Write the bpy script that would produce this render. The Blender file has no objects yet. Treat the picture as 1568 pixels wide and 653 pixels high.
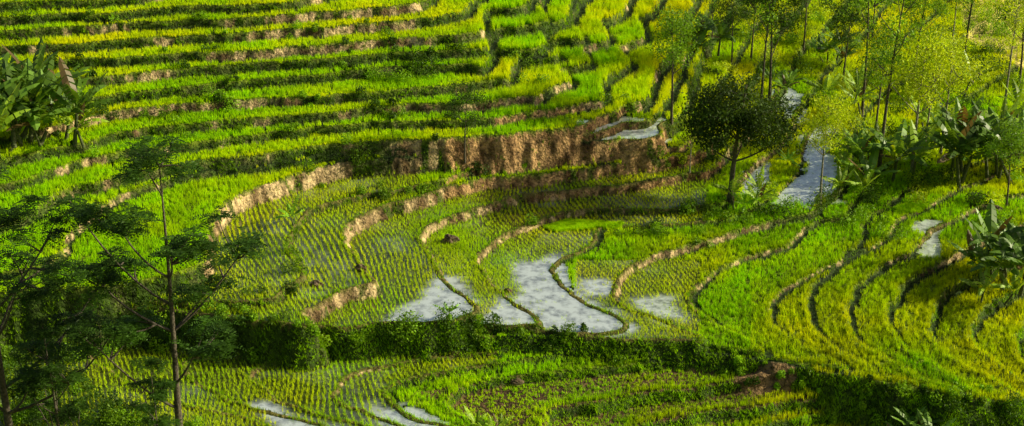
import bpy, numpy as np, math, time
T0=time.time()
rng=np.random.default_rng(11)
# ------------------------------------------------------------------ survey frame
CAM=np.array([0.,-118.,55.]); P=math.radians(25); HF=math.radians(17); F=784/math.tan(HF)
cP,sP=math.cos(P),math.sin(P)
def ray(u,v):
    x=(u-784)/F; y=-(v-326.5)/F
    return np.array([x, cP+y*sP, -sP+y*cP])
def plan(u,v,z):
    d=ray(u,v); t=(z-CAM[2])/d[2]
    return (CAM+t*d)[:2]
def project(X,Y,Z):
    dx=X-CAM[0];dy=Y-CAM[1];dz=Z-CAM[2]
    f=dy*cP-dz*sP; up=dy*sP+dz*cP
    f=np.where(f<1,1,f)
    return 784+F*dx/f, 326.5-F*up/f
_lat={}
def vn(x,y,s,seed=0):
    if seed not in _lat: _lat[seed]=np.random.default_rng(1000+seed).random((256,256)).astype(np.float32)
    L=_lat[seed]; x=np.asarray(x)/s; y=np.asarray(y)/s
    xi=np.floor(x).astype(int); yi=np.floor(y).astype(int); fx=x-xi; fy=y-yi
    fx=fx*fx*(3-2*fx); fy=fy*fy*(3-2*fy)
    a=L[xi&255,yi&255];b=L[(xi+1)&255,yi&255];c=L[xi&255,(yi+1)&255];d=L[(xi+1)&255,(yi+1)&255]
    return (a*(1-fx)+b*fx)*(1-fy)+(c*(1-fx)+d*fx)*fy
def fbm(x,y,s,seed=0):
    return .5*vn(x,y,s,seed)+.3*vn(x,y,s*.45,seed+1)+.2*vn(x,y,s*.2,seed+2)
def inpoly(U,V,poly):
    r=np.zeros(np.shape(U),bool); n=len(poly)
    for i in range(n):
        x1,y1=poly[i];x2,y2=poly[(i+1)%n]
        if y1==y2: continue
        c=((y1>V)!=(y2>V))&(U<(x2-x1)*(V-y1)/(y2-y1)+x1)
        r^=c
    return r
# ------------------------------------------------------------------ terrace edges (low -> high)
# name, height, start side, default bare-earth amount, points (u,v[,bare])
TER=[
('O',-4.5,'B',.0,[(1250,760),(1320,665),(1450,650),(1568,650),(1700,650),(1680,590),(1640,560),(1650,540),(1750,500),(1850,480)]),
('N',-3.9,'B',.0,[(1080,760),(1150,662),(1300,636),(1420,626),(1568,640),(1650,630),(1600,590),(1560,550),(1562,510),(1620,470),(1850,440)]),
('M',-3.25,'B',.05,[(930,760),(950,664),(1050,637),(1280,608),(1400,609),(1568,626),(1610,612),(1520,555),(1490,520),(1500,480),(1550,450),(1700,420),(1850,400)]),
('L',-2.65,'B',.05,[(850,760),(838,675),(832,650),(870,626),(1100,597),(1250,583),(1400,602),(1500,615),(1570,615),(1540,595),(1450,545),(1425,500),(1440,460),(1490,425),(1568,400),(1850,370)]),
('K',-2.2,'B',.1,[(860,750),(800,668),(705,634),(692,608),(760,584),(930,562),(1060,554),(1220,573),(1400,600),(1510,612),(1450,575),(1375,530),(1355,485),(1380,440),(1440,402,.6),(1500,370,.9),(1568,350,.9),(1850,340)]),
('J',-2.0,'B',.05,[(820,740),(750,665),(640,645),(592,612),(600,590),(720,567),(860,548),(960,542),(1060,546),(1220,571),(1400,599),(1470,603),(1390,570),(1310,520),(1300,475),(1320,430),(1390,392,1),(1420,362,1),(1470,332,1),(1568,300,.5),(1850,290)]),
('I',-1.85,'B',.1,[(780,740),(640,660),(540,622),(525,594,.7),(560,571,.6),(650,555),(760,542),(870,535,-.3),(1060,545),(1220,568),(1400,594),(1340,570),(1260,525),(1238,480),(1245,440),(1290,400),(1350,372,.5),(1378,338,1),(1425,318,1),(1480,286,.8),(1568,262),(1850,230)]),
('H',-1.7,'B',.1,[(720,740),(600,667),(480,632),(400,592,.8),(386,568,1),(450,550,1),(520,536,1),(600,528,.7),(760,530,-.3),(900,533,-.3),(1100,546),(1240,563),(1300,566),(1200,520),(1170,478,.6),(1200,450,.9),(1275,405,.8),(1312,368),(1330,340),(1400,285),(1480,255),(1850,140)]),
('G',-1.45,'B',.1,[(640,740),(520,660),(400,625),(300,585),(283,558,.6),(340,540),(500,526,-.3),(700,524,-.3),(900,530,-.3),(1060,532),(1170,546),(1110,505),(1060,470,.2),(1065,437,.9),(1100,412,1),(1190,380,1),(1240,346,.3),(1290,328),(1320,290),(1375,235),(1568,95),(1750,20)]),
('F',-1.0,'B',-.1,[(560,740),(400,650),(250,608),(157,560,.4),(146,533,.9),(180,512,.5),(400,512,-.3),(650,514,-.3),(900,523,-.3),(1000,524),(1070,520),(965,472),(943,442,.9),(985,402,1),(1030,382,1),(1120,356,.9),(1200,336,.5),(1250,318),(1285,282),(1305,200),(1345,150),(1568,0),(1720,-70)]),
('E',-.9,'L',-.1,[(-300,530,-.3),(0,508,-.3),(200,487,-.3),(480,514,-.3),(750,508,-.2),(900,517),(963,498),(880,452),(852,420),(858,402),(905,375),(930,352),(1010,346),(1120,334),(1180,306,.8),(1215,272,.8),(1243,210,.7),(1290,150),(1520,-60)]),
('D',-.5,'L',-.05,[(-300,525,-.3),(0,505,-.3),(200,483,-.3),(480,512,-.3),(650,504,-.2),(750,500,-.2),(828,496),(772,450,.4),(738,402,1),(752,376,1),(822,342,1),(900,325,.3),(1000,321),(1090,314),(1112,298,.8),(1150,266,1),(1192,222,.9),(1218,188,.4),(1262,115),(1420,-60)]),
('C',.15,'L',.0,[(-300,520,-.3),(0,502,-.3),(200,480,-.3),(400,500,-.3),(480,507,-.3),(600,500,-.2),(655,497),(724,475),(682,432,.6),(651,385,1),(651,360,1),(690,335,1),(735,318,1),(800,303,1),(880,294,1),(960,284,1),(1075,267,1),(1105,243,.5),(1150,190,.3),(1190,145),(1235,70),(1350,-60)]),
('B',1.1,'L',.0,[(-300,510,-.3),(0,490,-.3),(200,475,-.3),(350,488,-.3),(462,498,-.2),(468,480,.8),(515,452,1),(578,434,1),(560,418,1),(545,395,1),(530,362,1),(552,335,1),(600,314,1),(660,295,1),(720,279,1),(800,270,1),(900,258,1),(1000,246,1),(1062,236,.6),(1100,205),(1150,110),(1270,-60)]),
('A',1.5,'L',.0,[(-300,495,-.3),(0,470,-.3),(200,460,-.3),(395,464,-.2),(432,442,.3),(460,420,.2),(448,380,.2),(452,345),(485,320),(560,303),(640,287),(700,268,1),(740,262,1),(850,251,1),(1010,232,1),(1055,220,.8),(1085,165),(1130,80),(1220,-60)]),
('r11',2.85,'L',.05,[(-300,480),(0,452),(200,436),(290,415),(318,390,.9),(326,345,1),(350,308,1),(420,278,1),(495,255,1),(560,246,.2),(695,236,1),(765,228,1),(900,219,1),(1000,211,1),(1012,190,.8),(1042,170),(1062,110),(1095,40),(1160,-60)]),
('r10b',3.35,'L',.1,[(-300,455),(0,420),(85,392),(115,350,.6),(160,312,.5),(250,280),(350,263),(480,245),(560,234),(700,226,.6),(770,218,1),(880,209,1),(960,192,1),(1000,180),(1030,130),(1060,60),(1120,-60)]),
('r10',4.1,'L',.1,[(-300,390),(0,345),(90,298,.7),(170,274,.6),(250,256),(400,238),(560,222),(690,216,.5),(750,207,1),(830,200,1),(890,195,1),(920,180,1),(955,165,1),(985,148,.3),(1010,105),(1035,55),(1065,5),(1100,-60)]),
('r9',4.7,'L',.15,[(-300,335),(0,285),(120,247,.7),(250,227),(400,208),(560,193),(700,187),(830,172,1),(890,161,1),(925,150,.2),(918,130),(960,102),(945,75),(980,55),(968,30),(998,15),(1040,-60)]),
('r8',5.35,'L',.2,[(-300,295),(0,250),(150,212),(400,183),(620,163,.6),(740,158,.7),(820,150,1),(828,138),(868,125),(852,108),(902,98),(890,75),(932,60),(920,35),(945,20),(985,-60)]),
('r7',6.05,'L',.1,[(-300,250),(0,215),(140,180,.7),(400,154,.5),(600,140),(740,128),(780,122),(795,97),(855,88),(838,66),(895,58),(878,25),(930,-60)]),
('r6',6.8,'L',.05,[(-300,205),(100,158),(350,128),(560,108),(700,100),(740,103),(755,80),(830,72),(825,42),(870,25),(890,-60)]),
('r5',7.55,'L',.1,[(-300,168),(60,130),(200,115,.6),(300,106),(520,90),(715,77),(745,70),(755,48),(835,35),(825,5),(850,-60)]),
('r4',8.3,'L',.1,[(-300,128),(60,98),(200,90),(300,83),(390,78,.9),(620,62,.9),(680,57),(735,48),(745,22),(810,5),(830,-60)]),
('r3',9.05,'L',.1,[(-300,98),(50,72),(300,56,.4),(430,48,.9),(600,38,.9),(650,32),(700,22),(725,5),(790,-60)]),
('r2',9.8,'L',.15,[(-300,65),(50,47),(130,42,.7),(300,33),(450,24,.5),(600,12,.7),(650,2),(740,-60)]),
('r1',10.5,'L',.1,[(-300,42),(50,28),(300,12),(450,2),(640,-50)]),
('r0',11.2,'L',.1,[(-300,15),(50,5),(300,-14),(600,-60)]),
]
NL=len(TER); NAME=[t[0] for t in TER]; ZB=-5.1; HT=np.array([t[1] for t in TER]+[ZB]); ID={n:i for i,n in enumerate(NAME)}
def axis(a,b,steps,far):
    xs=[a]
    while xs[-1]<b:
        for lim,s in steps:
            if xs[-1]<lim: xs.append(xs[-1]+s); break
    o=[];x=xs[-1];s=steps[-1][1]
    while x<far: s*=1.22; x+=s; o.append(x)
    i=[];x=xs[0];s=steps[0][1]
    while x>-far: s*=1.22; x-=s; i.append(x)
    return np.array(i[::-1]+xs+o)
GX=axis(-64,80,[(999,.165)],2500); GY=axis(-36,95,[(30,.15),(999,.25)],2500)
NX,NY=len(GX),len(GY)
X,Y=np.meshgrid(GX,GY)   # [j,i]
lev=np.full(X.shape,-1,np.int16); Z=np.full(X.shape,ZB,np.float32)
def catmull(pts,n=9):
    p=np.vstack([2*pts[0]-pts[1],pts,2*pts[-1]-pts[-2]]); out=[]
    for i in range(1,len(p)-2):
        t=np.linspace(0,1,n,endpoint=False)[:,None]
        a,b,c,d=p[i-1],p[i],p[i+1],p[i+2]
        out.append(.5*((2*b)+(c-a)*t+(2*a-5*b+4*c-d)*t*t+(3*b-a-3*c+d)*t**3))
    return np.vstack(out+[p[-2][None]])
CON=[]
for k,(nm,h,side,db,pts) in enumerate(TER):
    w=[];br=[]
    for q in pts:
        xy=plan(q[0],q[1],h); w.append([xy[0],xy[1]]); br.append(q[2] if len(q)>2 else db)
    w=np.array(w); c=catmull(np.column_stack([w,br]),14 if k>=ID['r10'] else 9)
    s=np.concatenate([[0],np.cumsum(np.hypot(*np.diff(c[:,:2],axis=0).T))])
    tg=np.gradient(c[:,:2],axis=0); tg/=np.linalg.norm(tg,axis=1)[:,None]+1e-9
    wob=(vn(s,s*0+k*7.3,1.6,3)-.5)*.5+(vn(s,s*0+k*3.1,.6,4)-.5)*.3+(vn(s,s*0+k*5.1,5,5)-.5)*(1.1 if k>=ID['r10'] else .6)
    c[:,0]+=-tg[:,1]*wob; c[:,1]+=tg[:,0]*wob
    CON.append(c)
    poly=[tuple(q) for q in c[:,:2]]
    x0,y0=poly[0];x1,y1=poly[-1]
    if pts[-1][0]>1800 : tail=[(3000,y1),(3000,3000),(-3000,3000)]
    else: tail=[(x1+60,400),(x1+60,3000),(-3000,3000)]
    if side=='B': tail+=[(-3000,-3000),(x0,-3000)]
    else: tail+=[(-3000,y0)]
    poly=np.array(poly+tail)
    px,py=poly[:,0],poly[:,1]; qx,qy=np.roll(px,-1),np.roll(py,-1)
    ins=np.zeros(X.shape,bool)
    for j,yv in enumerate(GY):
        m=(py>yv)!=(qy>yv)
        if not m.any(): continue
        xc=np.sort(px[m]+(yv-py[m])*(qx[m]-px[m])/(qy[m]-py[m]))
        idx=np.searchsorted(GX,xc)
        for a,b in zip(idx[0::2],idx[1::2]): ins[j,a:b]=True
    lev[ins]=k; Z[ins]=h
Zt=Z.copy(); din=np.full(X.shape,9.,np.float32); dout=din.copy(); riser=np.zeros(X.shape,np.float32); bare=np.zeros(X.shape,np.float32)
R=2.6
U0,V0=project(X,Y,Z)
rsl=2.2+2.2*vn(X,Y,.8,9)+.8*vn(X,Y,.3,10)
bank=np.clip((V0-505)/15,0,1)*np.clip((U0-430)/120,0,1)      # grassy sloping bank below the paddies
rsl*=1-(.45+.3*vn(X,Y,3.5,11))*bank
for k in range(NL):
    c=CON[k]; D=np.full(X.shape,9.,np.float32); Bv=np.zeros(X.shape,np.float32)
    for a,b in zip(c[:-1],c[1:]):
        i0,i1=np.searchsorted(GX,[min(a[0],b[0])-R,max(a[0],b[0])+R]); j0,j1=np.searchsorted(GY,[min(a[1],b[1])-R,max(a[1],b[1])+R])
        if i0>=i1 or j0>=j1: continue
        xs=X[j0:j1,i0:i1];ys=Y[j0:j1,i0:i1]; dx,dy=b[0]-a[0],b[1]-a[1]; L2=dx*dx+dy*dy+1e-9
        t=np.clip(((xs-a[0])*dx+(ys-a[1])*dy)/L2,0,1)
        d=np.hypot(xs-a[0]-t*dx,ys-a[1]-t*dy)
        sub=D[j0:j1,i0:i1]; m=d<sub; sub[m]=d[m]; Bv[j0:j1,i0:i1][m]=(a[2]+(b[2]-a[2])*t)[m]
    own=lev==k
    din[own]=np.minimum(din[own],D[own])
    out=(lev<k)&(D<R)
    dout[out]=np.minimum(dout[out],D[out])
    cand=HT[k]+.06-D*rsl
    m=out&(cand>Z)
    Z[m]=cand[m]; mm=m&(Z>Zt+.06); riser[mm]=1; bare[mm]=Bv[mm]
core=(X>-66)&(X<82)&(Y>-38)&(Y<97)
bund=np.exp(-((din-.16)/.17)**2)*(din<2)*(riser<.5)
Z+=bund*(.09+.10*vn(X,Y,1.2,12))
Z+=(fbm(X,Y,2.5,20)-.5)*.09*core
Z+=riser*((vn(X,Y,.35,23)-.5)*.22+(vn(X,Y,.9,24)-.5)*.2)
# heap of dug mud
mp=plan(1168,572,-1.9); md=np.exp(-(((X-mp[0])/2.3)**2+((Y-mp[1])/.9)**2)); Z+=md*(.1+.7*fbm(X,Y,.9,27)); mound=md*(.5+fbm(X,Y,.8,28))>.42
dist=np.hypot(X,Y-20)
far=np.clip((dist-120)/500,0,1); far=far*far*(3-2*far)
Z+=far*(70*fbm(X,Y,420,30)+18*fbm(X,Y,110,33))
t=np.clip((-60-Y)/60,0,None); Z+=np.where(Y<-60,np.minimum(58*t*t,62),0)*(1-far*.5)
U,V=project(X,Y,Z)
wild=(inpoly(U,V,[(1300,120),(1700,-80),(1900,300),(1568,330),(1400,300),(1310,330),(1295,200)]))&(riser<.5)
Z+=wild*(fbm(X,Y,3.5,36)-.45)*.7
# ------------------------------------------------------------------ water
def P_(*a): return list(zip(a[0::2],a[1::2]))
OPEN=[P_(795,405,850,398,885,450,970,500,885,520,800,480),P_(585,490,635,462,672,420,700,425,730,478,650,503),P_(742,488,775,455,800,465,832,500,735,503),
 P_(965,462,1030,460,1045,488,1000,490),P_(885,425,930,430,940,450,902,448),P_(560,618,640,630,730,665,600,668),P_(885,190,1012,180,1015,220,880,218),
 P_(1185,140,1225,145,1235,185,1190,185),P_(1215,205,1270,188,1272,240,1287,308,1190,316,1205,280,1240,250),P_(1135,262,1180,250,1165,300,1128,300),P_(1405,340,1440,335,1430,395,1408,390),
 P_(380,618,450,632,540,668,455,668)]
opn=np.zeros(X.shape,bool)
UW=U+(fbm(X,Y,1.6,47)-.5)*44; VW=V+(fbm(X,Y,1.6,50)-.5)*30
for p in OPEN: opn|=inpoly(UW,VW,p)
opn&=core
lv=lambda *n: np.isin(lev,[ID[q] for q in n])
flood=(lv('C','D','E')&(U<1080))|(lv('B')&(U<700))|(lv('A')&(U<640))|(lv('F','G','H','I','J')&(U<760)&(V>500))|opn|(lv('F','G')&(U>880)&(U<1070)&(V>400))
flood&=core
Z-=np.where(opn&(riser<.5)&(bund<.1),.05,0)
vi=np.arange(NX*NY).reshape(NY,NX)
same=(lev[:-1,:-1]==lev[1:,:-1])&(lev[:-1,:-1]==lev[:-1,1:])&(lev[:-1,:-1]==lev[1:,1:])
cell=same&(flood[:-1,:-1]|flood[1:,1:]|flood[1:,:-1]|flood[:-1,1:])
wq=np.stack([vi[:-1,:-1][cell],vi[:-1,1:][cell],vi[1:,1:][cell],vi[1:,:-1][cell]],1)
uq,inv=np.unique(wq,return_inverse=True); inv=inv.reshape(wq.shape)
wv=np.column_stack([X.ravel()[uq],Y.ravel()[uq],HT[lev.ravel()[uq]]+.03])
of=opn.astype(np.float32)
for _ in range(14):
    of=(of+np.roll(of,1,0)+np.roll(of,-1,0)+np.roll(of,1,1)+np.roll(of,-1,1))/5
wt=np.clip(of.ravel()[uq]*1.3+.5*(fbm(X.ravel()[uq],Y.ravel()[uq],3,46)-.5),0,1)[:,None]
wcol=np.array([.09,.115,.02])*(1-wt)+np.array([.76,.84,.82])*wt  # open water coloured pale to stand in for the bright sky reflection
# ------------------------------------------------------------------ mesh helpers
def mk(name,Vv,Q,mats,midx=None,col=None,smooth=True,attr='Col'):
    me=bpy.data.meshes.new(name); Vv=np.ascontiguousarray(Vv,np.float32); Q=np.ascontiguousarray(Q,np.int32)
    n,k=Q.shape; me.vertices.add(len(Vv)); me.vertices.foreach_set('co',Vv.ravel())
    me.loops.add(n*k); me.loops.foreach_set('vertex_index',Q.ravel())
    me.polygons.add(n); me.polygons.foreach_set('loop_start',np.arange(0,n*k,k,dtype=np.int32))
    if midx is not None: me.polygons.foreach_set('material_index',np.ascontiguousarray(midx,np.int32))
    me.update(calc_edges=True)
    if not smooth: me.polygons.foreach_set('use_smooth',np.zeros(n,bool))
    if col is not None:
        a=me.attributes.new(attr,'FLOAT_COLOR','POINT'); c=np.ones((len(Vv),4),np.float32); c[:,:3]=col; a.data.foreach_set('color',c.ravel())
    for m in mats: me.materials.append(m)
    return me
def ob(name,me,loc=(0,0,0),rz=0,sc=1):
    o=bpy.data.objects.new(name,me); bpy.context.scene.collection.objects.link(o); o.location=loc; o.rotation_euler=(0,0,rz); o.scale=(sc,sc,sc) if np.isscalar(sc) else sc
    return o
def newmat(n):
    m=bpy.data.materials.new(n); m.use_nodes=True; nt=m.node_tree; nt.nodes.clear(); o=nt.nodes.new('ShaderNodeOutputMaterial'); return m,nt,o
def leafmat(name,trans=.4,rough=.55,spec=.25,tint=(1.25,1.1,.5)):
    m,nt,o=newmat(name); N=nt.nodes; L=nt.links
    a=N.new('ShaderNodeAttribute'); a.attribute_name='Col'
    p=N.new('ShaderNodeBsdfPrincipled'); p.inputs['Roughness'].default_value=rough; p.inputs['Specular IOR Level'].default_value=spec
    L.new(a.outputs['Color'],p.inputs['Base Color'])
    tr=N.new('ShaderNodeBsdfTranslucent'); mu=N.new('ShaderNodeMix'); mu.data_type='RGBA'; mu.blend_type='MULTIPLY'; mu.inputs[0].default_value=1
    L.new(a.outputs['Color'],mu.inputs[6]); mu.inputs[7].default_value=(*tint,1); L.new(mu.outputs[2],tr.inputs['Color'])
    mx=N.new('ShaderNodeMixShader'); mx.inputs[0].default_value=trans; L.new(p.outputs[0],mx.inputs[1]); L.new(tr.outputs[0],mx.inputs[2]); L.new(mx.outputs[0],o.inputs[0])
    return m
M_grass=leafmat('rice_blade',.42,.65,.03,(1.08,1.04,.5)); M_leaf=leafmat('leaf',.4); M_ban=leafmat('banana_leaf',.35,.4,.4)
def barkmat(name,c1,c2,scale=6):
    m,nt,o=newmat(name);N=nt.nodes;L=nt.links
    p=N.new('ShaderNodeBsdfPrincipled');p.inputs['Roughness'].default_value=.85
    no=N.new('ShaderNodeTexNoise');no.inputs['Scale'].default_value=scale;no.inputs['Detail'].default_value=6
    r=N.new('ShaderNodeValToRGB');r.color_ramp.elements[0].color=(*c1,1);r.color_ramp.elements[1].color=(*c2,1);r.color_ramp.elements[0].position=.35;r.color_ramp.elements[1].position=.65
    g=N.new('ShaderNodeNewGeometry');L.new(g.outputs['Position'],no.inputs['Vector']);L.new(no.outputs[0],r.inputs[0]);L.new(r.outputs[0],p.inputs['Base Color'])
    b=N.new('ShaderNodeBump');b.inputs['Strength'].default_value=.7;b.inputs['Distance'].default_value=.08;L.new(no.outputs[0],b.inputs['Height']);L.new(b.outputs[0],p.inputs['Normal'])
    L.new(p.outputs[0],o.inputs[0]);return m
M_bark=barkmat('bark_dark',(.05,.04,.028),(.14,.115,.08)); M_pale=barkmat('bark_pale',(.14,.125,.09),(.32,.29,.23)); M_rock=barkmat('mud_rock',(.05,.03,.018),(.2,.14,.08),4)
# terrain material
m,nt,o=newmat('terrace_soil');N=nt.nodes;L=nt.links
a=N.new('ShaderNodeAttribute');a.attribute_name='Col'; g=N.new('ShaderNodeNewGeometry')
n1=N.new('ShaderNodeTexNoise');n1.inputs['Scale'].default_value=2.6;n1.inputs['Detail'].default_value=9;n1.inputs['Roughness'].default_value=.78;L.new(g.outputs['Position'],n1.inputs['Vector'])
mr=N.new('ShaderNodeMapRange');mr.inputs['From Min'].default_value=.39;mr.inputs['From Max'].default_value=.60;mr.inputs['To Min'].default_value=.22;mr.inputs['To Max'].default_value=1.45;L.new(n1.outputs[0],mr.inputs[0])
mu=N.new('ShaderNodeMix');mu.data_type='RGBA';mu.blend_type='MULTIPLY';mu.inputs[0].default_value=1;L.new(a.outputs['Color'],mu.inputs[6]);L.new(mr.outputs[0],mu.inputs[7])
p=N.new('ShaderNodeBsdfPrincipled');p.inputs['Roughness'].default_value=.85;p.inputs['Specular IOR Level'].default_value=.2;L.new(mu.outputs[2],p.inputs['Base Color'])
n2=N.new('ShaderNodeTexNoise');n2.inputs['Scale'].default_value=5;n2.inputs['Detail'].default_value=8;L.new(g.outputs['Position'],n2.inputs['Vector'])
b=N.new('ShaderNodeBump');b.inputs['Strength'].default_value=1;b.inputs['Distance'].default_value=.25;L.new(n2.outputs[0],b.inputs['Height']);L.new(b.outputs[0],p.inputs['Normal']);L.new(p.outputs[0],o.inputs[0]);M_soil=m
# water
m,nt,o=newmat('paddy_water');N=nt.nodes;L=nt.links
p=N.new('ShaderNodeBsdfPrincipled');p.inputs['Roughness'].default_value=.1;p.inputs['IOR'].default_value=1.4
g=N.new('ShaderNodeNewGeometry');n1=N.new('ShaderNodeTexNoise');n1.inputs['Scale'].default_value=1.3;n1.inputs['Detail'].default_value=8;n1.inputs['Roughness'].default_value=.65;L.new(g.outputs['Position'],n1.inputs['Vector'])
mr=N.new('ShaderNodeMapRange');mr.inputs['From Min'].default_value=.36;mr.inputs['From Max'].default_value=.56;mr.inputs['To Min'].default_value=.45;mr.inputs['To Max'].default_value=1.15;L.new(n1.outputs[0],mr.inputs[0])
a=N.new('ShaderNodeAttribute');a.attribute_name='Col';mu=N.new('ShaderNodeMix');mu.data_type='RGBA';mu.blend_type='MULTIPLY';mu.inputs[0].default_value=1;L.new(a.outputs['Color'],mu.inputs[6]);L.new(mr.outputs[0],mu.inputs[7]);L.new(mu.outputs[2],p.inputs['Base Color'])
gl=N.new('ShaderNodeBsdfGlossy');gl.inputs['Roughness'].default_value=.06;gl.inputs['Color'].default_value=(.98,.98,.95,1)
n2=N.new('ShaderNodeTexNoise');n2.inputs['Scale'].default_value=9;n2.inputs['Detail'].default_value=3;L.new(g.outputs['Position'],n2.inputs['Vector'])
b=N.new('ShaderNodeBump');b.inputs['Strength'].default_value=.15;b.inputs['Distance'].default_value=.03;L.new(n2.outputs[0],b.inputs['Height']);L.new(b.outputs[0],p.inputs['Normal']);L.new(b.outputs[0],gl.inputs['Normal'])
se=N.new('ShaderNodeSeparateColor');L.new(a.outputs['Color'],se.inputs[0]);ma=N.new('ShaderNodeMath');ma.operation='MULTIPLY';ma.inputs[1].default_value=.5;L.new(se.outputs[0],ma.inputs[0])
mx=N.new('ShaderNodeMixShader');L.new(ma.outputs[0],mx.inputs[0]);L.new(p.outputs[0],mx.inputs[1]);L.new(gl.outputs[0],mx.inputs[2]);L.new(mx.outputs[0],o.inputs[0]);M_water=m
# ------------------------------------------------------------------ terrain colours
c=np.zeros((NY,NX,3),np.float32)
gr=np.array([.16,.22,.012]); mud=np.array([.12,.13,.025]); tan=np.array([.70,.51,.27]); brn=np.array([.16,.10,.045])
nz=fbm(X,Y,6,40)[...,None]
c[:]=gr*(.7+.7*nz)
c[flood]=mud
foot_shade=(dout<.7)&(riser<.5)&(~flood)
c[foot_shade]=np.array([.03,.055,.01])  # shadow line at the foot of each riser, painted dark into the soil
pat=np.clip((vn(X,Y,1.2,41)*.5+vn(X,Y,.4,42)*.5-.33)*3.2,0,1)
isb=(riser>.5)
bm=np.clip(bare+(fbm(X,Y,2.2,44)-.5)*1.5*(bare<.95)-(vn(X,Y,.7,45)>.80)*.6,0,1)*(1-.9*bank*(U0>620)); bm=np.where(bm>.45,1,np.clip(bm,0,1)*.4)
tmix=np.clip(pat*.95,0,1)[...,None]
earth=tan*tmix+brn*(1-tmix)
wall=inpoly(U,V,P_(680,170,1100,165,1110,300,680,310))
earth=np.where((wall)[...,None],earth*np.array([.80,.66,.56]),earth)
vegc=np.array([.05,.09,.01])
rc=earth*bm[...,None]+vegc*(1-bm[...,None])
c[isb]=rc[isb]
weedy=inpoly(U,V,P_(640,600,800,575,1060,558,1240,585,1300,625,1000,665,760,672))&(riser<.5)
c[weedy]=(brn*(.5+.8*nz))[weedy]
c[mound]=brn*1.6
gold=inpoly(U,V,P_(1440,-100,1900,-100,1900,120,1568,110,1480,60))
c[gold]=np.array([.66,.56,.16])*(.8+.5*nz)[gold]  # golden field, with the hazy glow painted in as extra brightness
bd=(bund>.4)&flood
c[bd]=(.4*gr+.6*brn*1.2)
farc=far[...,None]; c=c*(1-farc)+np.array([.05,.09,.02])*farc
q=np.stack([vi[:-1,:-1].ravel(),vi[:-1,1:].ravel(),vi[1:,1:].ravel(),vi[1:,:-1].ravel()],1)
JX=X+riser*(vn(X,Y,.4,50)-.5)*.16; JY=Y+riser*(vn(X,Y,.4,51)-.5)*.16
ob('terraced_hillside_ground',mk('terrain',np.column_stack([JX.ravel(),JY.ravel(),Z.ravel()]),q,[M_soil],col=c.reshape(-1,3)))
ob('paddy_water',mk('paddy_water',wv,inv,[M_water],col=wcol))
print('terrain',time.time()-T0,NX,NY)
# ------------------------------------------------------------------ lookup
def gidx(x,y):
    return np.clip(np.searchsorted(GY,y)-1,0,NY-2),np.clip(np.searchsorted(GX,x)-1,0,NX-2)
def zat(x,y):
    j,i=gidx(x,y); fx=(x-GX[i])/(GX[i+1]-GX[i]); fy=(y-GY[j])/(GY[j+1]-GY[j])
    return (Z[j,i]*(1-fx)+Z[j,i+1]*fx)*(1-fy)+(Z[j+1,i]*(1-fx)+Z[j+1,i+1]*fx)*fy
def hit(u,v):
    d=ray(u,v); d=d/np.linalg.norm(d); t=np.arange(60,330,.15); p=CAM+t[:,None]*d
    zz=zat(p[:,0],p[:,1]); k=np.argmax(p[:,2]<zz); return p[k][0],p[k][1],float(zz[k]),t[k]/F*1.0
# ------------------------------------------------------------------ rice & grass blades
TX=[];TY=[];TH=[];TW=[];TC=[];TB=[];TL=[]
def addt(x,y,h,w,col,nb,lean):
    n=len(x);TX.append(x);TY.append(y);TH.append(np.broadcast_to(h,(n,)).astype(float));TW.append(np.broadcast_to(w,(n,)).astype(float));TC.append(np.broadcast_to(col,(n,3)).astype(float));TB.append(np.full(n,nb));TL.append(np.broadcast_to(lean,(n,)).astype(float))
def view(x,y):
    u,v=project(x,y,zat(x,y)); return (u>-110)&(u<1680)&(v>-60)&(v<740)
def sm(x,y,A): j,i=gidx(x,y); return A[j,i]
G1=np.array([.42,.76,.004]);G2=np.array([.88,.95,.004]);GD=np.array([.09,.19,.005]);LIME=np.array([.60,.92,.008])
n=680000
x=rng.uniform(-64,80,n);y=rng.uniform(-36,95,n)
k=view(x,y);x,y=x[k],y[k]
dcam=np.hypot(x,y+118); k=rng.random(len(x))<np.clip((130/dcam)**1.2,0,1);x,y=x[k],y[k]
fl=sm(x,y,flood);rs=sm(x,y,riser)>.5;op=sm(x,y,opn);u,v=project(x,y,zat(x,y)); we=sm(x,y,weedy);di=sm(x,y,din);do=sm(x,y,dout);le=sm(x,y,lev); go=sm(x,y,gold);mo=sm(x,y,mound)
zig=(u>720)&(u<1075)&(v<175)
rt=(u>1150)&(v>360)&(v<615)
k=(~fl)&(~rs)&(~op)&(~(we&(di>.9)&(rng.random(len(x))>.75)))&(~(go&(rng.random(len(x))>.35)))&(do>np.where(zig,.85,np.where(rt,.55,.42)))&(~mo)
x,y,u,v,we,di,le,do,zig,rt=[q_[k] for q_ in (x,y,u,v,we,di,le,do,zig,rt)]
right=((u>1150)&(v>370))
yel=np.clip((fbm(x,y,7,60)-.38)*1.7+right*.34+(v<180)*.06+zig*.10+((u>1000)&(v<300))*.4+((le*37)%7-3)*.05+.2*np.exp(-(di/.3)**2),0,1)[:,None]
col=G1*(1-yel)+G2*yel
col=col*(.87+.26*rng.random(len(x)))[:,None]*(1-.36*(.5+.5*np.sin(np.minimum(di,9)*2*np.pi/.62))*((di<2.5)&(u>860)&(v>340)))[:,None]*(.72+.56*fbm(x,y,2.2,66))[:,None]
hh=.34+.16*rng.random(len(x))+.26*(fbm(x,y,2,63)-.5)
hh=np.where(we&(di>.9),hh*.6,hh); hh=np.where((di<.4)&~zig&~we&~rt,hh*.7,hh); hh=np.where(zig,hh*1.5,hh);hh=np.where(rt&(di<.5),hh*1.2,hh)
addt(x,y,hh,.055,np.minimum(col,.95),5,.35)
print('dense',len(x))
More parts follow.
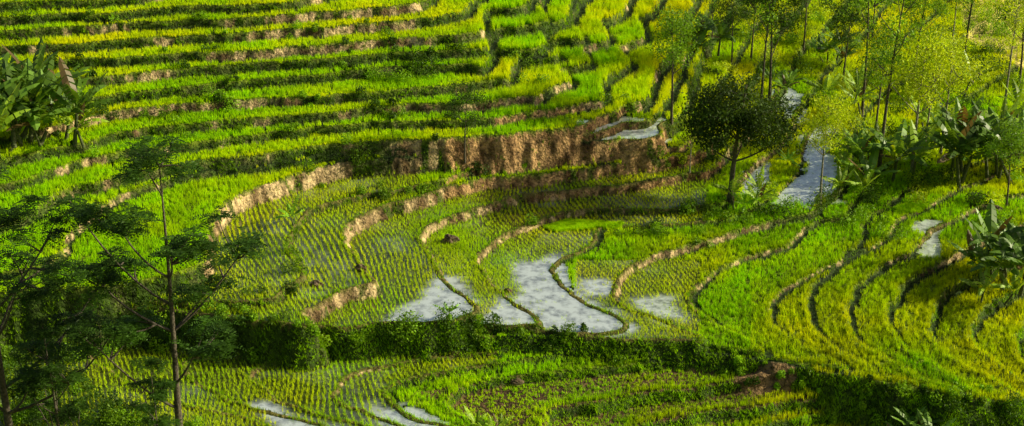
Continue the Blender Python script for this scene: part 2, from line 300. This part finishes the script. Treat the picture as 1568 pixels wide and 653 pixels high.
# seedling rows in flooded paddies
ang=math.radians(20)
gx,gy=np.meshgrid(np.arange(-110,110,.32),np.arange(-110,110,.18)); gx=gx.ravel();gy=gy.ravel()
wx=(vn(gx,gy,12,70)-.5)*7; wy=(vn(gx,gy,12,73)-.5)*5
x=gx*math.cos(ang)-gy*math.sin(ang)+wx+rng.normal(0,.045,len(gx)); y=gx*math.sin(ang)+gy*math.cos(ang)+wy+rng.normal(0,.045,len(gx))
k=(x>-63)&(x<79)&(y>-35)&(y<94);x,y=x[k],y[k];k=view(x,y);x,y=x[k],y[k]
fl=sm(x,y,flood);rs=sm(x,y,riser)>.5;op=sm(x,y,of);bn=sm(x,y,bund)
k=fl&(~rs)&(bn<.5)&(rng.random(len(x))>np.clip(op*1.1,0,.76)+.2*(fbm(x,y,2,76)<.38)+.24*((op>.5)&(fbm(x,y,1.3,77)<.5)));x,y,op=x[k],y[k],op[k]
le=sm(x,y,lev); yy=np.clip(fbm(x,y,5,75)*1.6-.2,0,1)[:,None]
col=(np.array([.42,.72,.008])*(1-yy)+np.array([.74,.86,.010])*yy)*(.87+.26*rng.random(len(x)))[:,None]*(.75+.45*fbm(x,y,3,78))[:,None]
hi=np.isin(le,[ID['A'],ID['B']])
addt(x,y,np.where(hi,.34,.29)*(1-.35*op)+.08*rng.random(len(x)),.055,np.minimum(col,.9),5,.36)
print('rows',len(x))
# riser grass
j,i=np.where((riser>.5)&((bm<.5)|(rng.random(bm.shape)<.05))&core&(~mound)); 
reps=2
x=np.repeat(GX[i],reps)+rng.uniform(-.09,.09,len(i)*reps);y=np.repeat(GY[j],reps)+rng.uniform(-.08,.08,len(i)*reps)
bk=sm(x,y,bank)
k=view(x,y)&(rng.random(len(x))<.35+1.1*vn(x,y,.9,84)+bk);x,y,bk=x[k],y[k],bk[k];mix=np.clip(fbm(x,y,1.6,80)*2.2-.85+.75*bk,0,1)[:,None]  # bank grass mixed lighter to paint sunlight onto the slope
col=(GD*(1-mix)+G1*.9*mix)*(.6+.8*rng.random(len(x)))[:,None]
addt(x,y,.12+.34*rng.random(len(x))*vn(x,y,1.1,85)*1.6,.06,np.minimum(col,.9),4,.9);print('riser',len(x))
j,i=np.where((bund>.35)&core&flood&(riser<.5));k=rng.random(len(i))<.8;j,i=j[k],i[k]
x=GX[i]+rng.uniform(-.09,.09,len(i));y=GY[j]+rng.uniform(-.08,.08,len(i));k=view(x,y);x,y=x[k],y[k]
k=fbm(x,y,1.6,83)>.40;x,y=x[k],y[k]
col=(GD*.6+G1*.5)*(.7+.6*rng.random(len(x)))[:,None]
addt(x,y,.12+.2*rng.random(len(x)),.05,col,4,.8)
for poly,nn in [(P_(832,350,868,339,955,344,950,351,850,357),4200),(P_(1365,322,1395,312,1420,318,1395,328),1500)]:
    ws=[hit(a_,b_)for a_,b_ in poly]; xs=[w[0]for w in ws];ys=[w[1]for w in ws]; wp=[(w[0],w[1])for w in ws]
    x=rng.uniform(min(xs),max(xs),nn*2);y=rng.uniform(min(ys),max(ys),nn*2);k=inpoly(x,y,wp);x,y=x[k],y[k]
    addt(x,y,.26+.08*rng.random(len(x)),.05,LIME*(.7+.35*rng.random(len(x)))[:,None],5,.4)
def blades(name,mat):
    x=np.concatenate(TX);y=np.concatenate(TY);h=np.concatenate(TH);w=np.concatenate(TW);cc=np.concatenate(TC);nb=np.concatenate(TB);ln=np.concatenate(TL)
    z=zat(x,y)-.03
    r=np.repeat(np.arange(len(x)),nb);n=len(r)
    # blade faces angled between sun and camera to make the grass brighter
    wa=np.pi*.28+rng.normal(0,.62,n)+np.where(rng.random(n)<.5,0,np.pi)
    an=wa-np.pi/2+rng.normal(0,.5,n)
    ls=ln[r]*rng.uniform(.2,1,n)*h[r]; hb=h[r]*rng.uniform(.7,1.1,n)
    ox=rng.normal(0,.04,n);oy=rng.normal(0,.04,n)
    ww=w[r]*.5*rng.uniform(.7,1.2,n)
    V3=np.empty((n,3,3),np.float32)
    bx=x[r]+ox;by=y[r]+oy;bz=z[r]
    V3[:,0]=np.stack([bx-np.cos(wa)*ww,by-np.sin(wa)*ww,bz],1);V3[:,1]=np.stack([bx+np.cos(wa)*ww,by+np.sin(wa)*ww,bz],1)
    V3[:,2]=np.stack([bx+np.cos(an)*ls,by+np.sin(an)*ls,bz+hb],1)
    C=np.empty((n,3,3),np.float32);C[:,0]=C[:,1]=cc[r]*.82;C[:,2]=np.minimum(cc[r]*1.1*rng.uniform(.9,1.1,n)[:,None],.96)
    ob(name,mk(name,V3.reshape(-1,3),np.arange(n*3).reshape(n,3),[mat],col=C.reshape(-1,3)));print('blades',n)
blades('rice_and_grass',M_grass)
# ------------------------------------------------------------------ trees
class Geo:
    def __init__(s): s.V=[];s.Q=[];s.m=[];s.c=[];s.n=0
    def add(s,V,Q,mi,col):
        V=np.asarray(V,float).reshape(-1,3);s.V.append(V);s.Q.append(np.asarray(Q)+s.n);s.m.append(np.full(len(Q),mi));s.c.append(np.broadcast_to(col,(len(V),3)));s.n+=len(V)
    def mesh(s,name,mats): return mk(name,np.vstack(s.V),np.vstack(s.Q),mats,np.concatenate(s.m),np.vstack(s.c))
def tube(g,pts,rad,mi=0,sides=6,col=(.1,.1,.1)):
    pts=np.asarray(pts,float);n=len(pts);tg=np.gradient(pts,axis=0);tg/=np.linalg.norm(tg,axis=1)[:,None]+1e-9
    ref=np.array([.3,1,.1]);a=np.cross(tg,ref);a/=np.linalg.norm(a,axis=1)[:,None]+1e-9;b=np.cross(tg,a)
    th=np.linspace(0,2*np.pi,sides,endpoint=False)
    V=pts[:,None]+np.asarray(rad)[:,None,None]*(np.cos(th)[None,:,None]*a[:,None]+np.sin(th)[None,:,None]*b[:,None])
    Q=[(i*sides+j,i*sides+(j+1)%sides,(i+1)*sides+(j+1)%sides,(i+1)*sides+j) for i in range(n-1) for j in range(sides)]
    g.add(V,Q,mi,col)
def quads(g,cen,d,nrm,L,W,mi,col):
    n=len(cen);d=d/(np.linalg.norm(d,axis=1)[:,None]+1e-9);s=np.cross(d,nrm);s/=np.linalg.norm(s,axis=1)[:,None]+1e-9
    L=np.broadcast_to(L,(n,))[:,None];W=np.broadcast_to(W,(n,))[:,None]
    V=np.stack([cen-d*L*.5,cen+s*W*.5,cen+d*L*.5,cen-s*W*.5],1)
    g.add(V,np.arange(n*4).reshape(n,4),mi,np.repeat(np.broadcast_to(col,(n,3)),4,axis=0))
def make_tree(name,seed,H,crowns,ntip,style,leafcol,nleaf,trunk_r,bark,lean=(0,0),nprim=6,leafL=.22,clump=.5,sides=7,fork=.35):
    r=np.random.default_rng(seed);g=Geo()
    zt=np.linspace(0,1,12);tr=np.column_stack([lean[0]*zt**1.5+.12*np.sin(zt*5+seed)*H*.03,lean[1]*zt**1.5+.1*np.sin(zt*4+seed*2)*H*.03,zt*H*.93])
    tube(g,tr,trunk_r*(1-.88*zt)+trunk_r*.35*np.exp(-zt*18),0,sides)
    tips=[]
    tot=sum(c_[3]*c_[4] for c_ in crowns)
    for (cx,cy,cz,rx,rz) in crowns:
        k=max(2,int(round(ntip*rx*rz/tot)))
        p=r.normal(size=(k,3));p/=np.linalg.norm(p,axis=1)[:,None];p*=(r.random(k)**.4)[:,None]
        tips.append(p*np.array([rx,rx,rz])+np.array([cx,cy,cz]))
    tips=np.vstack(tips)
    idx=[r.integers(len(tips))]
    for _ in range(min(nprim,len(tips))-1):
        dd=np.min(np.linalg.norm(tips[:,None]-tips[idx][None],axis=2),axis=1);idx.append(int(np.argmax(dd)))
    paths=[]
    def curve(a,b,n=7,sag=.12):
        t=np.linspace(0,1,n)[:,None];L=np.linalg.norm(b-a);mid=(a+b)/2+np.array([0,0,-sag*L])*(1 if b[2]>a[2] else -1)+r.normal(0,.06*L,3)
        return a*(1-t)**2+2*mid*t*(1-t)+b*t*t
    for i_ in idx:
        tp=tips[i_];hd=np.hypot(tp[0],tp[1]);zs=np.clip(tp[2]-hd*.9-.5,H*fork,H*.88);k=np.argmin(abs(tr[:,2]-zs));st=tr[k]
        pa=curve(st,tp);paths.append(pa);tube(g,pa,np.linspace(trunk_r*.42*(1-.5*zs/H),.02,7),0,5)
    allp=np.vstack([p_[1:6] for p_ in paths]+[tr[6:]])
    for i_,tp in enumerate(tips):
        if i_ in idx: continue
        dd=np.linalg.norm(allp-tp,axis=1)+np.maximum(0,allp[:,2]-tp[2])*1.5;st=allp[np.argmin(dd)]
        tube(g,curve(st,tp,5,.08),np.linspace(.04,.012,5),0,4)
    lc=np.array(leafcol)
    if style=='broad':
        for tp in tips:
            n=nleaf;cl=lc*r.uniform(.65,1.35);p=r.normal(size=(n,3))*np.array([clump,clump,clump*.6])+tp
            d=r.normal(size=(n,3));d[:,2]-=.4;nr=r.normal(size=(n,3));nr[:,2]+=1.2
            quads(g,p,d,nr,leafL*r.uniform(.7,1.2,n),leafL*.5*r.uniform(.7,1.2,n),1,cl*r.uniform(.7,1.3,n)[:,None])
    else:
        for tp in tips:
            cl=lc*r.uniform(.6,1.5)
            for f in range(nleaf):
                an=r.uniform(0,2*np.pi);L=clump*r.uniform(.7,1.3);el=r.uniform(-.15,.5)
                d=np.array([np.cos(an)*np.cos(el),np.sin(an)*np.cos(el),np.sin(el)]);m_=8
                t=np.linspace(.12,1,m_);base=tp+r.normal(0,.3*clump,3)*np.array([1,1,.5])
                ax=base+d*(t*L)[:,None]+np.array([0,0,-1])*(t**2*L*.45)[:,None]
                sd=np.array([-np.sin(an),np.cos(an),0])
                lw=leafL*np.sin(np.pi*np.clip(t*.85+.1,0,1))
                for s_ in (-1,1):
                    cen=ax+sd*s_*(lw*.5)[:,None]+np.array([0,0,-.03]);dd=np.tile(sd*s_+d*.35,(m_,1));nr=np.tile([0,0,1.],(m_,1))+r.normal(0,.4,(m_,3))
                    quads(g,cen,dd,nr,lw*1.1,L/m_*.8,1,cl*r.uniform(.75,1.25,m_)[:,None])
    return g.mesh(name,[bark,M_leaf])
def banana_mesh(name,seed,nst,H,col):
    r=np.random.default_rng(seed);g=Geo();col=np.array(col)
    for s in range(nst):
        bx,by=r.normal(0,.20*H*(nst>1),2);h=H*r.uniform(.15,.42);ln=r.normal(0,.1*H,2)*.6
        t=np.linspace(0,1,5);st=np.column_stack([bx+ln[0]*t,by+ln[1]*t,h*t]);tube(g,st,np.linspace(.045*H*.55,.016*H,5),0,7)
        nl=r.integers(8,11)
        for l in range(nl):
            an=l*2.4+r.uniform(-.3,.3);el=r.uniform(.75,1.5);L=H*r.uniform(.45,.66);Wd=L*.21;m_=9
            tt=np.linspace(0,1,m_);ce=st[-1]+np.zeros((m_,3));dirh=np.array([np.cos(an),np.sin(an),0]);
            elv=el-tt*r.uniform(.3,1.6);dx=np.cumsum(np.cos(elv))*L/m_;dz=np.cumsum(np.sin(elv))*L/m_
            ce=ce+dirh*dx[:,None]+np.array([0,0,1])*dz[:,None]
            sd=np.array([-np.sin(an),np.cos(an),0]);wd=Wd*np.sin(np.pi*np.clip(tt*.93+.06,0,1))**.6*np.clip(tt*6-.6,0.06,1)
            cl=col*r.uniform(.5,1.5)
            if r.random()<.08: cl=np.array([.16,.11,.04])
            for q_ in range(m_-1):
                for s_ in (-1,1):
                    gap=.0 if r.random()<.6 else .25
                    dr=-.28*r.uniform(.5,1.5)
                    a_=ce[q_];b_=ce[q_+1]*(1-gap)+ce[q_]*gap;c_=b_+sd*s_*wd[q_+1]*.5+np.array([0,0,dr*wd[q_+1]]);d_=a_+sd*s_*wd[q_]*.5+np.array([0,0,dr*wd[q_]])
                    g.add([a_,b_,c_,d_],[(0,1,2,3)],1,cl*r.uniform(.85,1.15))
    return g.mesh(name,[M_bstem,M_ban])
M_bstem=barkmat('banana_stem',(.05,.07,.02),(.12,.13,.05))
def place(name,me,u,v,H_px=None,meshH=1,rz=None,dz=-.1):
    x,y,z,s=hit(u,v); sc=1 if H_px is None else (H_px*s*1.1)/meshH
    return ob(name,me,(x,y,z+dz),rng.uniform(0,6.28) if rz is None else rz,sc)
DG=(.06,.13,.008);MG=(.20,.38,.010);YG=(.50,.64,.012)
me=make_tree('shade_tree',3,10,[(-.3,0,7.8,3.0,1.8),(1.6,.3,6.4,2.9,1.5),(-1.6,-.2,6.3,2.5,1.5)],95,'broad',(.055,.105,.010),140,.24,M_bark,(.6,0),8,.26,.48)
place('shade_tree',me,1118,312,190,10,0)
me=make_tree('albizia_a',5,10,[(.0,0,9.6,1.0,.55),(-.9,0,8.0,1.3,.4),(-2.3,.3,7.8,.8,.3),(1.3,-.3,7.2,1.5,.4),(2.3,0,6.9,.9,.3),(-1.9,.3,6.0,1.3,.35),(1.1,.4,5.6,1.0,.35),(-1.0,-.5,4.4,1.1,.4),(.9,0,4.0,1.0,.4)],56,'pin',(.05,.12,.008),22,.12,M_bark,(.15,0),9,.15,.48,fork=.18)
place('feathery_tree',me,280,700,460,10,0)
me2=make_tree('albizia_b',8,10,[(.2,0,9.4,1.0,.6),(1.5,.2,8.0,1.2,.5),(-1.3,0,7.6,1.2,.5),(2.6,.3,6.6,1.3,.5),(.6,.4,6.0,1.6,.5),(2.6,-.5,5.0,1.2,.5),(-1,-.5,4.6,1.3,.5),(1.4,0,3.6,1.3,.5)],58,'pin',(.045,.105,.008),22,.13,M_bark,(.25,0),9,.15,.48,fork=.15)
place('feathery_tree',me2,20,705,440,10,0)
place('feathery_tree',me,250,742,200,10,1.9)
place('feathery_tree',me2,100,735,240,10,2.2)
airy=[make_tree('airy_tree_%d'%k,20+k,12,[(0,0,10.6,2.0,1.1),(1.2,.3,9.0,2.1,1.0),(-1.4,-.3,8.4,1.9,1.0),(.6,-.5,7.0,1.6,.9)],60,'broad',cc_,60,.14,M_pale if k%2 else M_bark,(.5*(k-1),.2),7,.25,.50,fork=.35) for k,cc_ in enumerate([MG,YG,DG])]
tall=[make_tree('slender_tree_%d'%k,40+k,16,[(0,0,15,1.7,1.2),(.9,.2,13.2,1.8,1.0),(-1.0,.2,12.0,1.6,.9),(.5,-.2,10,1.4,.8),(-.5,0,8,1.0,.6)],50,'broad',cc_,50,.13,M_bark if k==0 else M_pale,(.7*(1-k),0),6,.25,.46,fork=.4) for k,cc_ in enumerate([MG,YG])]
for (u_,v_,h_,k_) in [(1028,190,175,0),(1178,155,190,2),(1255,310,165,1),(1056,265,90,1),(1395,270,215,1),(1440,240,180,1),(1340,205,150,0),(1290,130,130,2),(1120,100,110,2),(1230,75,120,2),(1090,60,90,0),(1400,110,130,0),(712,252,120,2),(1560,130,150,0),(1335,60,110,0),(1415,235,150,1),(1150,90,120,2),(1540,320,130,0)]:
    place('acacia_tree',airy[k_],u_,v_,h_,12)
for (u_,v_,h_,k_) in [(1345,265,330,0),(1320,180,260,0),(1535,190,230,1),(1455,85,150,1),(1175,60,140,0),(1470,130,240,0),(1165,170,230,0)]:
    place('slender_tree',tall[k_],u_,v_,h_,16)
ban=[banana_mesh('banana_%d'%k,60+k,ns,5,cc_) for k,(ns,cc_) in enumerate([(4,(.16,.30,.03)),(3,(.3,.46,.03)),(5,(.12,.23,.02)),(1,(.25,.5,.02))])]
for (u_,v_,h_,k_) in [(22,232,140,0),(60,225,130,2),(-10,240,135,1),(105,218,90,1),(0,215,130,0),(30,215,130,2),(1085,85,75,0),(1300,170,70,1),(1345,278,105,0),(1375,262,90,1),(1470,262,110,2),(1510,275,115,2),(1540,262,95,0),(1535,440,110,0),(1568,430,120,2),(1520,460,70,1),(1300,300,60,1),(1150,318,60,1),(1135,330,55,3),(450,346,55,3),(683,492,48,3),(1190,145,50,0),(1440,150,70,1),(1555,215,80,1),(1275,95,60,0),(1410,690,75,0),(750,680,60,1),(1430,215,70,1),(1205,255,40,3)]:
    place('banana_plant',ban[k_],u_,v_,h_,5)
def thicket(name,items,seed):
    r=np.random.default_rng(seed);g=Geo()
    for (u_,v_,wpx,hpx,cc_) in items:
        x,y,z,s=hit(u_,v_);wm=wpx*s/2;hm=hpx*s*1.1;nb=max(2,int(wm/.45))
        for b_ in range(nb):
            ox=r.uniform(-wm,wm);oy=r.uniform(-.5,.5);px_,py_=x+ox,y+oy;pz=float(zat(np.array([px_]),np.array([py_]))[0]);rr=hm*r.uniform(.4,.75)
            n=int(160*min(rr,1.2)+60);p_=r.normal(size=(n,3));p_/=np.linalg.norm(p_,axis=1)[:,None];p_*=(r.random(n)**.35)[:,None]*np.array([rr*.9,rr*.9,rr])
            p_+=np.array([px_,py_,pz+rr*.55]);p_[:,2]=np.maximum(p_[:,2],pz);d=r.normal(size=(n,3));nr=r.normal(size=(n,3));nr[:,2]+=.8
            cl=np.array(cc_)*r.uniform(.6,1.5);quads(g,p_,d,nr,r.uniform(.12,.26,n),r.uniform(.06,.13,n),0,cl*r.uniform(.7,1.3,n)[:,None])
    ob(name,g.mesh(name,[M_leaf]))
S=[]
for a_ in [(15,35,60,40),(345,168,60,25),(560,118,60,22),(600,125,70,22),(650,115,90,24),(540,235,60,25),(560,300,90,14),(620,290,80,14),(600,520,60,35),(650,515,70,38),(700,505,60,38),(735,495,50,35),(560,540,60,24),(830,520,90,18),(490,285,30,12),
 (1060,325,80,22),(1125,345,60,25),(1180,330,70,22),(1225,322,60,24),(1270,315,50,24),(1320,300,50,30),(1350,310,50,25),(1400,285,60,25),(1450,282,60,25),(1090,335,50,20),(740,250,40,18),(940,160,60,20),(870,190,40,12),
 (1040,360,70,18),(980,365,80,16),(1075,380,30,15),(1300,345,50,22),(1340,345,60,24),(1360,370,50,22),(1500,345,50,20),(1540,345,60,26),(1480,310,60,20),
 (1420,650,90,25),(1500,650,100,25),(1568,645,80,25),(1340,640,80,18),(1250,650,60,15),(60,600,120,40),(130,640,120,45),(40,650,100,50),(180,655,100,30),(30,560,80,30),(280,470,90,18),(360,480,90,18),(220,470,90,20),(430,492,70,16),
 (440,420,40,18),(425,445,50,18),(445,390,30,16),(400,452,40,15),(300,650,60,16),(900,505,30,12),(590,180,60,14),(250,180,80,16),(180,190,60,20),(820,130,50,18),(800,105,30,18),(1010,240,30,14),(160,255,50,14),(1000,350,50,14),(820,340,24,16)]:
    S.append((*a_,[DG,MG,(.16,.30,.012)][int(rng.integers(3))]))
for _ in range(130):
    u_=rng.uniform(1060,1640);v_=rng.uniform(-10,330)
    if u_<1300 and v_>130 and rng.random()<.75: continue
    S.append((u_,v_,rng.uniform(25,70),rng.uniform(12,28),[DG,MG,YG][int(rng.integers(3))]))
for _ in range(60):
    S.append((rng.uniform(-60,200),rng.uniform(540,700),rng.uniform(30,70),rng.uniform(12,30),[DG,MG][int(rng.integers(2))]))
for _ in range(26):
    S.append((rng.uniform(180,900),rng.uniform(498,530),rng.uniform(25,60),rng.uniform(8,20),[DG,MG,(.28,.48,.012)][int(rng.integers(3))]))
for _ in range(50):
    S.append((rng.uniform(60,720),rng.uniform(30,250),rng.uniform(12,40),rng.uniform(6,14),[DG,MG][int(rng.integers(2))]))
for _ in range(22):
    u_=rng.uniform(930,1560);S.append((u_,555+(u_-930)*.09+rng.uniform(-6,14),rng.uniform(20,50),rng.uniform(6,14),[DG,MG,(.28,.48,.012)][int(rng.integers(3))]))
thicket('shrub_thicket',S,5)
def boulder(name,u,v,w,h,seed):
    x,y,z,s=hit(u,v);r=np.random.default_rng(seed);n,m_=18,12
    th=np.linspace(0,2*np.pi,n,endpoint=False);ph=np.linspace(.02,np.pi*.62,m_);V_=[]
    for p_ in ph:
        for t_ in th:
            d=np.array([math.sin(p_)*math.cos(t_),math.sin(p_)*math.sin(t_),math.cos(p_)]);aa=np.array([d[0]*1.3+seed*3+d[2]]);bb=np.array([d[1]*1.3+d[2]*.7+seed])
            k=.5+.5*float(vn(aa,bb,.6,90)[0])+.35*float(vn(aa,bb,.22,91)[0])
            V_.append(d*k*np.array([w*s/2,w*s/2*.6,h*s*.8]))
    Q_=[(i_*n+j_,i_*n+(j_+1)%n,(i_+1)*n+(j_+1)%n,(i_+1)*n+j_) for i_ in range(m_-1) for j_ in range(n)]
    me=mk(name,np.array(V_),np.array(Q_),[M_rock],smooth=False);ob(name,me,(x,y,z))
for k_,(u_,v_,w_,h_) in enumerate([(688,372,30,16),(484,438,22,11),(553,414,20,14),(790,590,24,9),(1520,324,30,12),(778,449,14,9)]):
    boulder('boulder',u_,v_,w_,h_,k_)
# ------------------------------------------------------------------ light
EL,AZ=math.radians(26),math.radians(5)
sc=bpy.context.scene
w=bpy.data.worlds.new('World');sc.world=w;w.use_nodes=True;nt=w.node_tree;bg=nt.nodes['Background']
sk=nt.nodes.new('ShaderNodeTexSky');sk.sky_type='NISHITA';sk.sun_disc=False;sk.sun_elevation=EL;sk.sun_rotation=math.pi/2-AZ;sk.dust_density=4
nt.links.new(sk.outputs[0],bg.inputs[0]);bg.inputs[1].default_value=.09
from mathutils import Vector
sd=Vector((math.cos(EL)*math.cos(AZ),math.cos(EL)*math.sin(AZ),math.sin(EL)))
l=bpy.data.lights.new('sun','SUN');l.energy=5;l.angle=math.radians(.5);l.color=(1,.93,.62)
lo=bpy.data.objects.new('sun',l);sc.collection.objects.link(lo);lo.rotation_euler=sd.to_track_quat('Z','Y').to_euler()
cam=bpy.data.cameras.new('camera');co=bpy.data.objects.new('camera',cam);sc.collection.objects.link(co)
co.location=CAM.tolist();co.rotation_euler=(math.pi/2-P,0,0);cam.sensor_width=36;cam.lens=18/math.tan(HF);cam.clip_end=8000;cam.clip_start=.5
sc.camera=co
sc.view_settings.view_transform='Standard';sc.view_settings.look='None';sc.view_settings.exposure=0
print('done',time.time()-T0)
